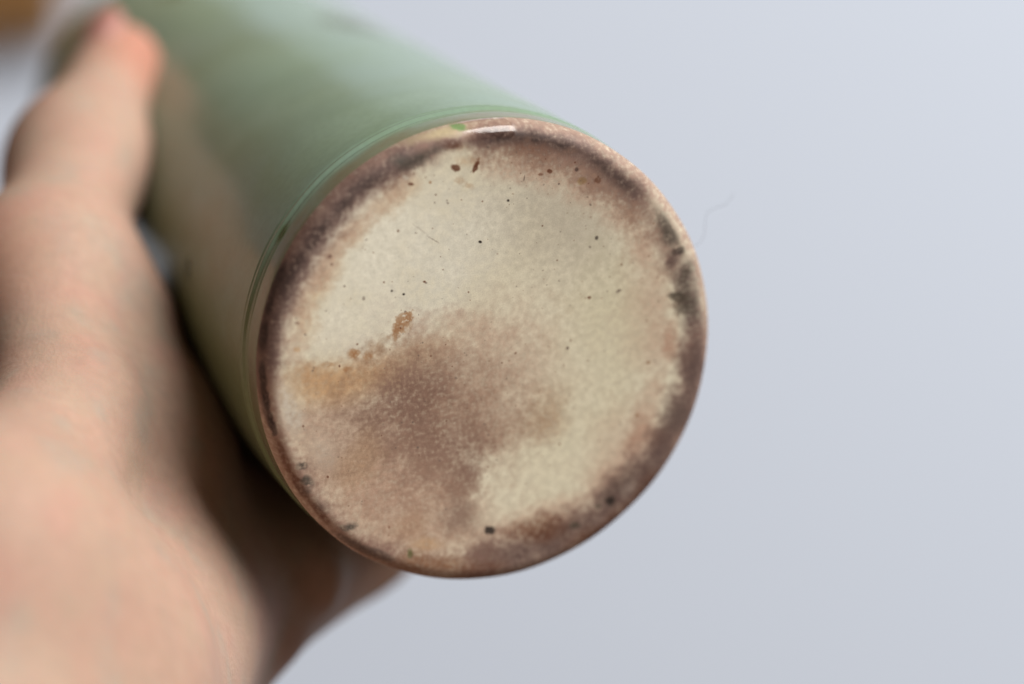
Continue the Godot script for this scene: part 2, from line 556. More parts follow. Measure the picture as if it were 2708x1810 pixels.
	stain(0.008, 0.957, 0.094, 0.036, -176, RING_DARK, 0.55, 0.8, 0.9)
	stain(-0.135, 0.942, 0.100, 0.036, -172, RING_DARK, 0.55, 0.8, 0.9)
	stain(-0.264, 0.915, 0.082, 0.035, -163, RING_DARK, 0.55, 0.8, 0.9)
	stain(0.488, 0.882, 0.080, 0.024, 148, RING_DARK, 0.8, 0.5, 0.5)
	stain(0.381, 0.940, 0.077, 0.024, 155, RING_DARK, 0.8, 0.5, 0.5)
	stain(0.270, 0.979, 0.076, 0.024, 167, RING_DARK, 0.8, 0.5, 0.5)
	stain(-0.407, 0.852, 0.077, 0.040, -114, GREY_DARK, 0.75, 0.6, 0.7)
	stain(-0.460, 0.805, 0.065, 0.042, -171, GREY_DARK, 0.75, 0.6, 0.7)
	stain(-0.528, 0.789, 0.065, 0.042, -162, GREY_DARK, 0.75, 0.6, 0.7)
	stain(-0.524, 0.815, 0.085, 0.041, -145, RING_EDGE, 0.8, 0.5, 0.5)
	stain(-0.602, 0.743, 0.084, 0.041, -129, RING_EDGE, 0.8, 0.5, 0.5)
	stain(-0.674, 0.661, 0.088, 0.041, -132, RING_EDGE, 0.8, 0.5, 0.5)
	stain(-0.583, 0.743, 0.091, 0.034, -133, RING, 0.7, 0.5, 0.7)
	stain(-0.673, 0.650, 0.092, 0.035, -135, RING, 0.7, 0.5, 0.7)
	stain(-0.591, 0.718, 0.098, 0.034, -116, RUST_DARK, 0.5, 0.8, 0.9)
	# dark burnt ring, upper right
	stain(-0.714, 0.610, 0.148, 0.116, -126, RING_EDGE, 0.7, 0.5, 0.5)
	stain(-0.778, 0.514, 0.150, 0.115, -121, RING_EDGE, 0.7, 0.5, 0.5)
	stain(-0.832, 0.408, 0.155, 0.115, -113, RING_EDGE, 0.7, 0.5, 0.5)
	stain(-0.872, 0.294, 0.155, 0.115, -106, RING_EDGE, 0.7, 0.5, 0.5)
	stain(-0.894, 0.179, 0.153, 0.115, -96, RING_EDGE, 0.7, 0.5, 0.5)
	stain(-0.902, 0.069, 0.151, 0.116, -93, RING_EDGE, 0.7, 0.5, 0.5)
	stain(-0.900, -0.035, 0.146, 0.117, -85, RING_EDGE, 0.7, 0.5, 0.5)
	stain(-0.714, 0.610, 0.114, 0.072, -126, RING, 0.85, 0.5, 0.7)
	stain(-0.778, 0.514, 0.116, 0.072, -121, RING, 0.85, 0.5, 0.7)
	stain(-0.832, 0.408, 0.119, 0.071, -113, RING, 0.85, 0.5, 0.7)
	stain(-0.872, 0.294, 0.119, 0.071, -106, RING, 0.85, 0.5, 0.7)
	stain(-0.894, 0.179, 0.117, 0.072, -96, RING, 0.85, 0.5, 0.7)
	stain(-0.902, 0.069, 0.114, 0.072, -93, RING, 0.85, 0.5, 0.7)
	stain(-0.900, -0.035, 0.110, 0.073, -85, RING, 0.85, 0.5, 0.7)
	stain(-0.740, 0.578, 0.100, 0.044, -125, RING_DARK, 0.75, 0.6, 0.7)
	stain(-0.808, 0.463, 0.103, 0.043, -117, RING_DARK, 0.75, 0.6, 0.7)
	stain(-0.857, 0.341, 0.099, 0.043, -107, RING_DARK, 0.75, 0.6, 0.7)
	stain(-0.898, 0.144, 0.097, 0.041, -94, RING_DARK, 0.6, 0.7, 0.8)
	stain(-0.904, 0.026, 0.089, 0.041, -92, RING_DARK, 0.6, 0.7, 0.8)
	stain(-0.829, 0.284, 0.257, 0.070, -107, RING_EDGE, 0.6, 0.6, 0.6)
	stain(-0.837, 0.068, 0.192, 0.070, -94, RING_EDGE, 0.45, 0.7, 0.6)
	stain(-0.761, 0.445, 0.200, 0.055, -121, RUST_DARK, 0.45, 0.7, 0.8)
	# right flank
	stain(-0.873, -0.150, 0.128, 0.081, -75, RING_EDGE, 0.55, 0.6, 0.5)
	stain(-0.837, -0.267, 0.126, 0.082, -71, RING_EDGE, 0.55, 0.6, 0.5)
	stain(-0.787, -0.381, 0.129, 0.084, -61, RING_EDGE, 0.55, 0.6, 0.5)
	stain(-0.884, -0.249, 0.085, 0.046, -68, GREY_DARK, 0.6, 0.8, 0.8)
	stain(-0.858, -0.318, 0.062, 0.046, -72, GREY_DARK, 0.6, 0.8, 0.8)
	stain(-0.829, -0.385, 0.029, 0.019, -140, BLACKENED, 0.65, 0.9, 0.5)
	stain(-0.770, -0.385, 0.039, 0.037, 112, RING, 0.6, 0.7, 0.8)
	stain(-0.796, -0.379, 0.049, 0.040, -171, RING, 0.6, 0.7, 0.8)
	stain(-0.766, -0.488, 0.101, 0.078, -42, RING, 0.75, 0.6, 0.7)
	stain(-0.699, -0.559, 0.109, 0.077, -51, RING, 0.75, 0.6, 0.7)
	stain(-0.634, -0.640, 0.109, 0.077, -51, RING, 0.75, 0.6, 0.7)
	stain(-0.564, -0.717, 0.108, 0.078, -45, RING, 0.75, 0.6, 0.7)
	stain(-0.783, -0.476, 0.066, 0.047, -16, SOOT, 0.65, 0.9, 0.9)
	stain(-0.725, -0.524, 0.079, 0.045, -57, SOOT, 0.65, 0.9, 0.9)
	stain(-0.674, -0.595, 0.077, 0.045, -51, SOOT, 0.65, 0.9, 0.9)
	stain(-0.680, -0.517, 0.047, 0.021, -115, SOOT, 0.8, 0.7, 0.6)
	stain(-0.652, -0.564, 0.047, 0.049, -115, SOOT, 0.7, 0.8, 0.8)
	stain(-0.562, -0.728, 0.139, 0.110, -45, RING_EDGE, 0.85, 0.5, 0.4)
	stain(-0.478, -0.800, 0.129, 0.113, -36, RING_EDGE, 0.85, 0.5, 0.4)
	stain(-0.390, -0.851, 0.129, 0.115, -25, RING_EDGE, 0.85, 0.5, 0.4)
	stain(-0.292, -0.889, 0.130, 0.116, -17, RING_EDGE, 0.85, 0.5, 0.4)
	stain(-0.185, -0.912, 0.133, 0.117, -8, RING_EDGE, 0.85, 0.5, 0.4)
	stain(-0.546, -0.750, 0.108, 0.078, -45, RING, 0.7, 0.6, 0.6)
	stain(-0.468, -0.815, 0.106, 0.080, -35, RING, 0.7, 0.6, 0.6)
	stain(-0.377, -0.863, 0.107, 0.082, -22, RING, 0.7, 0.6, 0.6)
	stain(-0.273, -0.891, 0.110, 0.083, -10, RING, 0.7, 0.6, 0.6)
	stain(-0.276, -0.850, 0.114, 0.078, -16, GREY_BROWN, 0.6, 0.7, 0.6)
	stain(-0.160, -0.875, 0.108, 0.079, -8, GREY_BROWN, 0.6, 0.7, 0.6)
	stain(-0.515, -0.615, 0.053, 0.152, -124, ROSE, 0.5, 0.6, 0.4)
	stain(-0.121, -0.785, 0.107, 0.120, -124, ROSE, 0.5, 0.6, 0.4)
	# lower right rim
	stain(-0.087, -0.927, 0.168, 0.159, -3, RING_EDGE, 0.75, 0.5, 0.45)
	stain(0.044, -0.924, 0.169, 0.159, 6, RING_EDGE, 0.75, 0.5, 0.45)
	stain(0.183, -0.898, 0.179, 0.158, 14, RING_EDGE, 0.75, 0.5, 0.45)
	stain(0.328, -0.849, 0.182, 0.156, 24, RING_EDGE, 0.75, 0.5, 0.45)
	stain(0.465, -0.770, 0.186, 0.153, 36, RING_EDGE, 0.75, 0.5, 0.45)
	stain(0.589, -0.671, 0.185, 0.150, 42, RING_EDGE, 0.75, 0.5, 0.45)
	stain(0.699, -0.561, 0.184, 0.148, 48, RING_EDGE, 0.75, 0.5, 0.45)
	stain(-0.087, -0.927, 0.133, 0.106, -3, RING, 0.65, 0.6, 0.6)
	stain(0.044, -0.924, 0.135, 0.106, 6, RING, 0.65, 0.6, 0.6)
	stain(0.183, -0.898, 0.144, 0.105, 14, RING, 0.65, 0.6, 0.6)
	stain(0.328, -0.849, 0.147, 0.104, 24, RING, 0.65, 0.6, 0.6)
	stain(0.465, -0.770, 0.151, 0.102, 36, RING, 0.65, 0.6, 0.6)
	stain(0.589, -0.671, 0.149, 0.100, 42, RING, 0.65, 0.6, 0.6)
	stain(0.699, -0.561, 0.148, 0.099, 48, RING, 0.65, 0.6, 0.6)
	stain(0.051, -0.960, 0.126, 0.068, -0, RUST_DARK, 0.6, 0.7, 0.6)
	stain(0.218, -0.940, 0.131, 0.068, 13, RUST_DARK, 0.6, 0.7, 0.6)
	stain(0.383, -0.874, 0.138, 0.067, 30, RUST_DARK, 0.6, 0.7, 0.6)
	stain(0.066, -0.866, 0.092, 0.056, 12, GREY_BROWN, 0.5, 0.7, 0.7)
	stain(0.176, -0.846, 0.094, 0.056, 9, GREY_BROWN, 0.5, 0.7, 0.7)
	stain(0.102, -0.898, 0.041, 0.065, -91, CHALK, 0.45, 0.7, 0.6)
	stain(0.198, -0.923, 0.039, 0.035, -123, CHALK, 0.3, 0.7, 0.6)
	stain(0.474, -0.652, 0.171, 0.071, -133, RUST_DARK, 0.6, 0.6, 0.7)
	stain(0.482, -0.704, 0.094, 0.046, -133, RUST_DARK, 0.4, 0.8, 0.8)
	stain(0.926, -0.189, 0.141, 0.085, -106, RING_EDGE, 0.6, 0.8, 0.7)
	stain(0.876, -0.322, 0.137, 0.087, -115, RING_EDGE, 0.6, 0.8, 0.7)
	stain(0.810, -0.442, 0.135, 0.089, -122, RING_EDGE, 0.6, 0.8, 0.7)
	stain(0.723, -0.548, 0.134, 0.092, -137, RING_EDGE, 0.6, 0.8, 0.7)
	stain(0.880, -0.292, 0.125, 0.060, -113, TAN_DARK, 0.6, 0.7, 0.7)
	stain(0.811, -0.432, 0.124, 0.061, -119, TAN_DARK, 0.6, 0.7, 0.7)
	stain(0.804, -0.481, 0.102, 0.045, -124, RUST_DARK, 0.5, 0.7, 0.6)
	stain(0.720, -0.590, 0.102, 0.046, -132, RUST_DARK, 0.5, 0.7, 0.6)
	stain(0.869, -0.239, 0.017, 0.022, -122, MOSS, 0.75, 0.8, 0.5)
	stain(0.795, -0.276, 0.102, 0.042, -123, TAN, 0.5, 0.8, 0.6)
	# lower left rim
	stain(0.617, 0.763, 0.124, 0.078, -43, RING_EDGE, 0.5, 0.7, 0.8)
	stain(0.706, 0.668, 0.128, 0.078, -51, RING_EDGE, 0.5, 0.7, 0.8)
	stain(0.788, 0.551, 0.138, 0.077, -59, RING_EDGE, 0.5, 0.7, 0.8)
	stain(0.860, 0.410, 0.146, 0.077, -67, RING_EDGE, 0.5, 0.7, 0.8)
	stain(0.914, 0.255, 0.147, 0.077, -75, RING_EDGE, 0.5, 0.7, 0.8)
	stain(0.944, 0.089, 0.152, 0.078, -84, RING_EDGE, 0.5, 0.7, 0.8)
	stain(0.944, -0.075, 0.144, 0.080, -97, RING_EDGE, 0.5, 0.7, 0.8)
	stain(0.619, 0.781, 0.071, 0.020, -41, RING_DARK, 0.85, 0.6, 0.5)
	stain(0.694, 0.707, 0.065, 0.020, -49, RING_DARK, 0.85, 0.6, 0.5)
	stain(0.761, 0.620, 0.077, 0.020, -55, RING_DARK, 0.85, 0.6, 0.5)
	stain(0.838, 0.496, 0.094, 0.022, -60, RUST_DARK, 0.5, 0.7, 0.6)
	stain(0.903, 0.357, 0.095, 0.022, -70, RUST_DARK, 0.5, 0.7, 0.6)
	stain(0.943, 0.216, 0.089, 0.022, -78, RUST_DARK, 0.5, 0.7, 0.6)
	stain(0.976, 0.015, 0.090, 0.027, -97, GREY_BROWN, 0.6, 0.6, 0.5)
	stain(0.952, -0.114, 0.086, 0.028, -105, GREY_BROWN, 0.6, 0.6, 0.5)
	stain(0.827, 0.404, 0.024, 0.020, -123, GREY_DARK, 0.6, 0.8, 0.8)
	stain(0.866, 0.341, 0.031, 0.022, -85, GREY_DARK, 0.65, 0.8, 0.8)
	stain(0.901, 0.317, 0.044, 0.046, -67, GREY_BROWN, 0.5, 0.8, 1.0)
	stain(0.921, 0.060, 0.048, 0.022, -133, GREY_DARK, 0.6, 0.8, 0.9)
	stain(0.917, 0.221, 0.062, 0.037, -85, GREY_BROWN, 0.45, 0.8, 1.0)
	stain(-0.693, 0.506, 0.156, 0.081, -123, MAUVE, 0.5, 0.9, 1.2)
	stain(-0.777, 0.349, 0.153, 0.081, -113, MAUVE, 0.5, 0.9, 1.2)
	stain(-0.825, 0.181, 0.157, 0.081, -99, MAUVE, 0.5, 0.9, 1.2)
	stain(-0.837, 0.012, 0.149, 0.082, -89, MAUVE, 0.5, 0.9, 1.2)
	stain(-0.821, -0.132, 0.134, 0.084, -77, MAUVE, 0.5, 0.9, 1.2)
	stain(-0.480, -0.773, 0.133, 0.095, -32, RING, 0.36, 0.9, 0.8)
	stain(-0.349, -0.836, 0.143, 0.097, -20, RING, 0.36, 0.9, 0.8)
	stain(-0.192, -0.877, 0.148, 0.098, -9, RING, 0.36, 0.9, 0.8)
	stain(-0.027, -0.891, 0.145, 0.098, -0, RING, 0.36, 0.9, 0.8)
	stain(0.134, -0.879, 0.144, 0.098, 9, RING, 0.36, 0.9, 0.8)
	stain(0.236, 0.442, 0.116, 0.061, -166, TAN_DARK, 0.35, 1.3, 0.9)
	stain(0.137, 0.436, 0.074, 0.044, -177, RUST, 0.4, 1.8, 0.9)
	stain(0.479, 0.535, 0.262, 0.094, -132, TAN, 0.36, 0.8, 0.5)
	stain(0.352, 0.399, 0.172, 0.070, -150, TAN_DARK, 0.22, 0.9, 0.8)
	stain(0.669, 0.597, 0.062, 0.157, -147, CHALK, 0.6, 0.9, 1.2)
	# single marks
	stain(-0.523, 0.659, 0.025, 0.015, -102, RUST_DARK, 0.95, 0.7, 0.3)
	stain(-0.572, 0.590, 0.037, 0.012, 163, RUST_DARK, 0.95, 0.7, 0.4)
	stain(-0.495, 0.610, 0.024, 0.016, -126, RUST, 0.28, 1.2, 1.0)
	stain(-0.499, 0.567, 0.026, 0.019, -126, RUST, 0.22, 1.2, 1.0)
	stain(-0.567, 0.646, 0.073, 0.034, -126, RUST, 0.25, 0.9, 1.1)
	stain(-0.358, 0.769, 0.013, 0.008, -116, RUST_DARK, 0.9, 0.6, 0.2)
	stain(-0.412, 0.707, 0.006, 0.006, -126, RUST, 0.8, 0.5, 0.2)
	stain(-0.752, 0.317, 0.014, 0.009, -107, RUST_DARK, 0.85, 0.7, 0.2)
	stain(-0.717, 0.342, 0.012, 0.006, -126, RUST_DARK, 0.5, 0.7, 0.3)
	stain(-0.804, 0.174, 0.022, 0.016, -126, OCHRE, 0.5, 0.7, 0.3)
	stain(-0.849, 0.117, 0.015, 0.013, -126, RUST_DARK, 0.6, 0.7, 0.4)
	stain(-0.827, 0.223, 0.012, 0.010, -126, RING_DARK, 0.6, 0.7, 0.4)
	stain(-0.350, 0.371, 0.009, 0.006, -106, BLACKENED, 0.95, 0.3, 0)
	stain(-0.552, 0.384, 0.007, 0.006, -126, BLACKENED, 0.9, 0.3, 0)
	stain(0.014, 0.503, 0.007, 0.006, -125, BLACKENED, 0.9, 0.3, 0)
	stain(-0.079, 0.461, 0.008, 0.005, -125, RUST_DARK, 0.9, 0.3, 0)
	stain(0.032, 0.554, 0.005, 0.005, -125, BLACKENED, 0.7, 0.3, 0)
	stain(-0.661, -0.043, 0.007, 0.008, -125, GREY_DARK, 0.8, 0.5, 0)
	stain(-0.447, -0.188, 0.009, 0.007, -125, RUST_DARK, 0.8, 0.5, 0)
	stain(-0.544, -0.277, 0.015, 0.007, -155, GREY_BROWN, 0.7, 0.6, 0.2)
	stain(-0.224, -0.256, 0.009, 0.007, -124, GREY_BROWN, 0.8, 0.5, 0)
	stain(-0.382, -0.599, 0.011, 0.008, -124, TAN_DARK, 0.8, 0.5, 0)
	stain(0.596, -0.476, 0.022, 0.019, -123, BLACKENED, 0.85, 0.6, 0.1)
	stain(0.190, -0.862, 0.027, 0.023, -123, BLACKENED, 0.8, 0.7, 0.2)
	stain(0.242, -0.833, 0.020, 0.016, -123, SOOT, 0.8, 0.7, 0.2)
	stain(0.368, -0.793, 0.028, 0.019, -123, SOOT, 0.8, 0.7, 0.3)
	stain(-0.173, -0.707, 0.011, 0.010, -124, TAN_DARK, 0.7, 0.6, 0.2)
	stain(0.070, 0.861, 0.009, 0.009, -125, MAUVE_DARK, 0.8, 0.6, 0.1)
	stain(0.092, 0.833, 0.006, 0.006, -125, MAUVE_DARK, 0.8, 0.6, 0.1)
	stain(0.364, 0.799, 0.013, 0.009, -124, MAUVE_DARK, 0.6, 0.7, 0.3)
	stain(0.126, 0.631, 0.008, 0.011, -125, GREY_BROWN, 0.5, 0.7, 0.3)
	stain(0.131, 0.732, 0.006, 0.006, -125, GREY_BROWN, 0.7, 0.6, 0.1)
	stain(-0.665, 0.389, 0.003, 0.014, -121, GREY_BROWN, 0.8, 0.4, 0.1)
	stain(-0.238, 0.540, 0.037, 0.002, -97, GREY_BROWN, 0.55, 0.3, 0.1)
	stain(-0.237, 0.623, 0.050, 0.002, -92, GREY_BROWN, 0.25, 0.3, 0.1)
	stain(-0.365, 0.806, 0.015, 0.008, -97, CHALK, 0.8, 0.6, 0.1)
	# rust tongue at the tide mark
	stain(0.076, 0.427, 0.028, 0.019, -172, RUST, 0.51, 2.2, 0.7)
	stain(0.112, 0.440, 0.046, 0.030, -166, RUST, 0.45, 2.2, 0.8)
	stain(0.148, 0.441, 0.046, 0.037, 172, RUST, 0.45, 2.2, 0.7)
	stain(0.179, 0.430, 0.031, 0.032, -124, RUST, 0.36, 2.2, 0.7)
	stain(0.164, 0.476, 0.026, 0.014, -124, RUST, 0.27, 2.2, 0.7)
	stain(0.245, 0.456, 0.062, 0.032, -177, RUST, 0.27, 2.2, 0.8)
	stain(0.330, 0.518, 0.026, 0.021, -124, RUST, 0.7, 0.9, 0.7)
	stain(0.305, 0.459, 0.026, 0.019, -124, RUST, 0.5, 0.9, 0.7)
	stain(0.398, 0.501, 0.026, 0.013, -124, RUST, 0.55, 0.9, 0.7)
	stain(0.406, 0.536, 0.006, 0.008, -124, RUST_DARK, 0.9, 0.4, 0)
	stain(0.425, 0.578, 0.035, 0.014, -124, RUST, 0.35, 0.9, 0.8)
	stain(0.452, 0.731, 0.022, 0.014, -124, TAN, 0.6, 0.9, 0.8)
	# glaze run over the bevel
	stain(-0.588, 0.810, 0.174, 0.038, -140, GLAZE_THIN, 0.8, 0.6, 0.3)
	stain(-0.673, 0.751, 0.036, 0.023, -121, GLAZE_GREEN, 0.9, 0.6, 0.2)
	stain(-0.623, 0.766, 0.065, 0.022, -121, GLAZE_THIN, 0.5, 0.8, 0.3)


# ---------------------------------------------------------------- the hand

var end_a := PackedVector3Array()
var end_b := PackedVector3Array()
var rad_a := PackedFloat32Array()
var rad_b := PackedFloat32Array()
var group_of := PackedInt32Array()
var blend_of := PackedFloat32Array()


func bone(a: Vector3, b: Vector3, ra: float, rb: float, group := 0, blend := 0.008) -> void:
	end_a.append(a)
	end_b.append(b)
	rad_a.append(ra)
	rad_b.append(rb)
	group_of.append(group)
	blend_of.append(blend)


func to_bone(i: int, p: Vector3) -> float:
	var a := end_a[i]
	var ab := end_b[i] - a
	var t := clampf((p - a).dot(ab) / maxf(ab.length_squared(), 1e-9), 0.0, 1.0)
	return p.distance_to(a + ab * t) - lerpf(rad_a[i], rad_b[i], t)


func smin(a: float, b: float, k: float) -> float:
	var h := maxf(k - absf(a - b), 0.0) / k
	return minf(a, b) - h * h * k * 0.25


func flesh(p: Vector3, used: PackedInt32Array) -> float:
	# the palm, thumb and arm melt into one; each finger melts into the palm but not into its neighbours
	var palm := 1.0
	var g := -1
	var one := 1.0
	var best := 1.0
	for i in used:
		var d := to_bone(i, p)
		if group_of[i] == 0:
			palm = smin(palm, d, blend_of[i])
		else:
			if group_of[i] != g:
				if g > 0:
					best = minf(best, smin(one, palm, 0.006))
				g = group_of[i]
				one = 1.0
			one = smin(one, d, 0.004)
	if g > 0:
		best = minf(best, smin(one, palm, 0.006))
	return minf(best, palm)


func hand_bones() -> void:
	# from the lens, in metres: thumb
	var tip := Vector3(-0.0803, 0.0565, -0.5165)
	var joint := Vector3(-0.0835, 0.0345, -0.487)
	var knuckle := Vector3(-0.0836, 0.0119, -0.4570)
	var root := Vector3(-0.0748, -0.0136, -0.4250)
	bone(tip, joint, 0.0088, 0.0108)
	bone(joint, knuckle, 0.0108, 0.0138, 0, 0.014)
	bone(knuckle, root, 0.0136, 0.0118, 0, 0.010)
	# ball of the thumb
	var ball := Vector3(-0.0736, 0.0003, -0.4570)
	var ball_low := Vector3(-0.0687, -0.0210, -0.4470)
	bone(ball, ball_low, 0.0140, 0.0158)
	# wrist and forearm
	var wrist := Vector3(-0.0698, -0.0531, -0.4020)
	var wrist_back := Vector3(-0.0827, -0.0362, -0.386)
	bone(ball_low, wrist, 0.0145, 0.0165)
	bone(root, wrist_back, 0.0118, 0.0190)
	bone(wrist, wrist_back, 0.0175, 0.0205, 0, 0.014)
	var far := Vector3(-0.095, -0.300, -0.235)
	bone(wrist, far + Vector3(0.03, 0.0, -0.01), 0.0175, 0.034, 0, 0.014)
	bone(wrist_back, far, 0.0205, 0.036)
	# heel of the hand and the outer edge
	var heel := Vector3(-0.0545, -0.0511, -0.460)
	bone(wrist, heel, 0.0150, 0.0120)
	var heel_front := Vector3(-0.0648, -0.0567, -0.4550)
	bone(ball_low, heel_front, 0.0140, 0.0150, 0, 0.012)
	bone(heel_front, far + Vector3(0.040, 0.0, -0.03), 0.0145, 0.030, 0, 0.014)
	bone((wrist + wrist_back) * 0.5, far + Vector3(0.015, 0.0, 0.0), 0.0195, 0.038, 0, 0.012)
	var between := (wrist + heel_front) * 0.5
	bone(ball_low, between, 0.0140, 0.0160, 0, 0.014)
	bone(between, far + Vector3(0.036, 0.0, -0.015), 0.0160, 0.034, 0, 0.014)
	# pads where the fingers leave the palm
	bone(Vector3(-0.0453, -0.0501, -0.4570), Vector3(-0.0476, -0.0417, -0.4700), 0.0080, 0.0080, 0, 0.004)
	bone(Vector3(-0.0377, -0.0423, -0.4610), Vector3(-0.0404, -0.0352, -0.4760), 0.0074, 0.0080, 0, 0.004)
	# metacarpals fan out under the vase
	var knuckles := [around(0.114, -32.0, 0.0560), around(0.096, -38.0, 0.0560), around(0.077, -38.0, 0.0558), around(0.058, -33.0, 0.0545)]
	var starts := [ball_low, Vector3(-0.0600, -0.0400, -0.432), Vector3(-0.0570, -0.0480, -0.436), heel]
	for i in 4:
		bone(starts[i], knuckles[i], 0.0120, 0.0100 if i < 3 else 0.0105)
	bone(knuckle, knuckles[0].lerp(ball, 0.45), 0.0085, 0.0085, 0, 0.014)        # web of the thumb
	bone(ball_low, knuckles[1].lerp(heel, 0.5), 0.0110, 0.0100)
	# fingers close round the far side of the wall
	var turns := [[-32.0, -70.0, -96.0, -114.0], [-38.0, -78.0, -106.0, -126.0], [-38.0, -78.0, -106.0, -126.0], [-33.0, -68.0, -92.0, -112.0]]
	var heights := [[0.114, 0.120, 0.122, 0.122], [0.096, 0.099, 0.100, 0.100], [0.077, 0.078, 0.078, 0.078], [0.058, 0.057, 0.057, 0.057]]
	var thick := [0.0092, 0.0095, 0.0090, 0.0080]
	for i in 4:
		var last: Vector3 = knuckles[i]
		for j in range(1, 4):
			var r: float = thick[i]
			var p := around(heights[i][j], turns[i][j], 0.0405 + r * [0.0, 1.02, 0.92, 0.84][j])
			bone(last, p, r * [0, 1.04, 0.97, 0.9][j], r * [0, 0.97, 0.9, 0.80][j], i + 1)
			last = p


func skin_at(p: Vector3, soft: FastNoiseLite, fleck: FastNoiseLite) -> Color:
	# linear colours; blood shows at the thumb's pressed tip and over the joints
	var c := Color(0.50, 0.350, 0.268)
	c = c.lerp(Color(0.51, 0.325, 0.250), clampf(0.5 + soft.get_noise_3dv(p) * 1.4, 0.0, 1.0) * 0.6)
	c = c.lerp(Color(0.48, 0.37, 0.275), clampf(soft.get_noise_3dv(p * 1.7 + Vector3(3, 1, 7)) * 1.6, 0.0, 1.0) * 0.5)
	var q := Vector3(p.x - p.y * 0.25, p.y * 0.3, p.z)       # veins and tendons run along the arm
	c = c.lerp(Color(0.42, 0.36, 0.29), smoothstep(0.12, 0.5, soft.get_noise_3dv(q * 1.6)) * 0.55)
	c = c.lerp(Color(0.53, 0.31, 0.245), smoothstep(0.05, 0.5, soft.get_noise_3dv(q * 1.3 + Vector3(9, 2, 4))) * 0.4)
	var tip := Vector3(-0.0735, 0.0545, -0.512)
	c = c.lerp(Color(0.56, 0.22, 0.15), smoothstep(0.019, 0.005, p.distance_to(tip)) * 0.62)
	c = c.lerp(Color(0.60, 0.30, 0.20), smoothstep(0.02, 0.005, p.distance_to(Vector3(-0.092, 0.010, -0.448))) * 0.4)
	return c * Color(0.86, 0.85, 0.86) * (1.0 + fleck.get_noise_3dv(p) * 0.09)


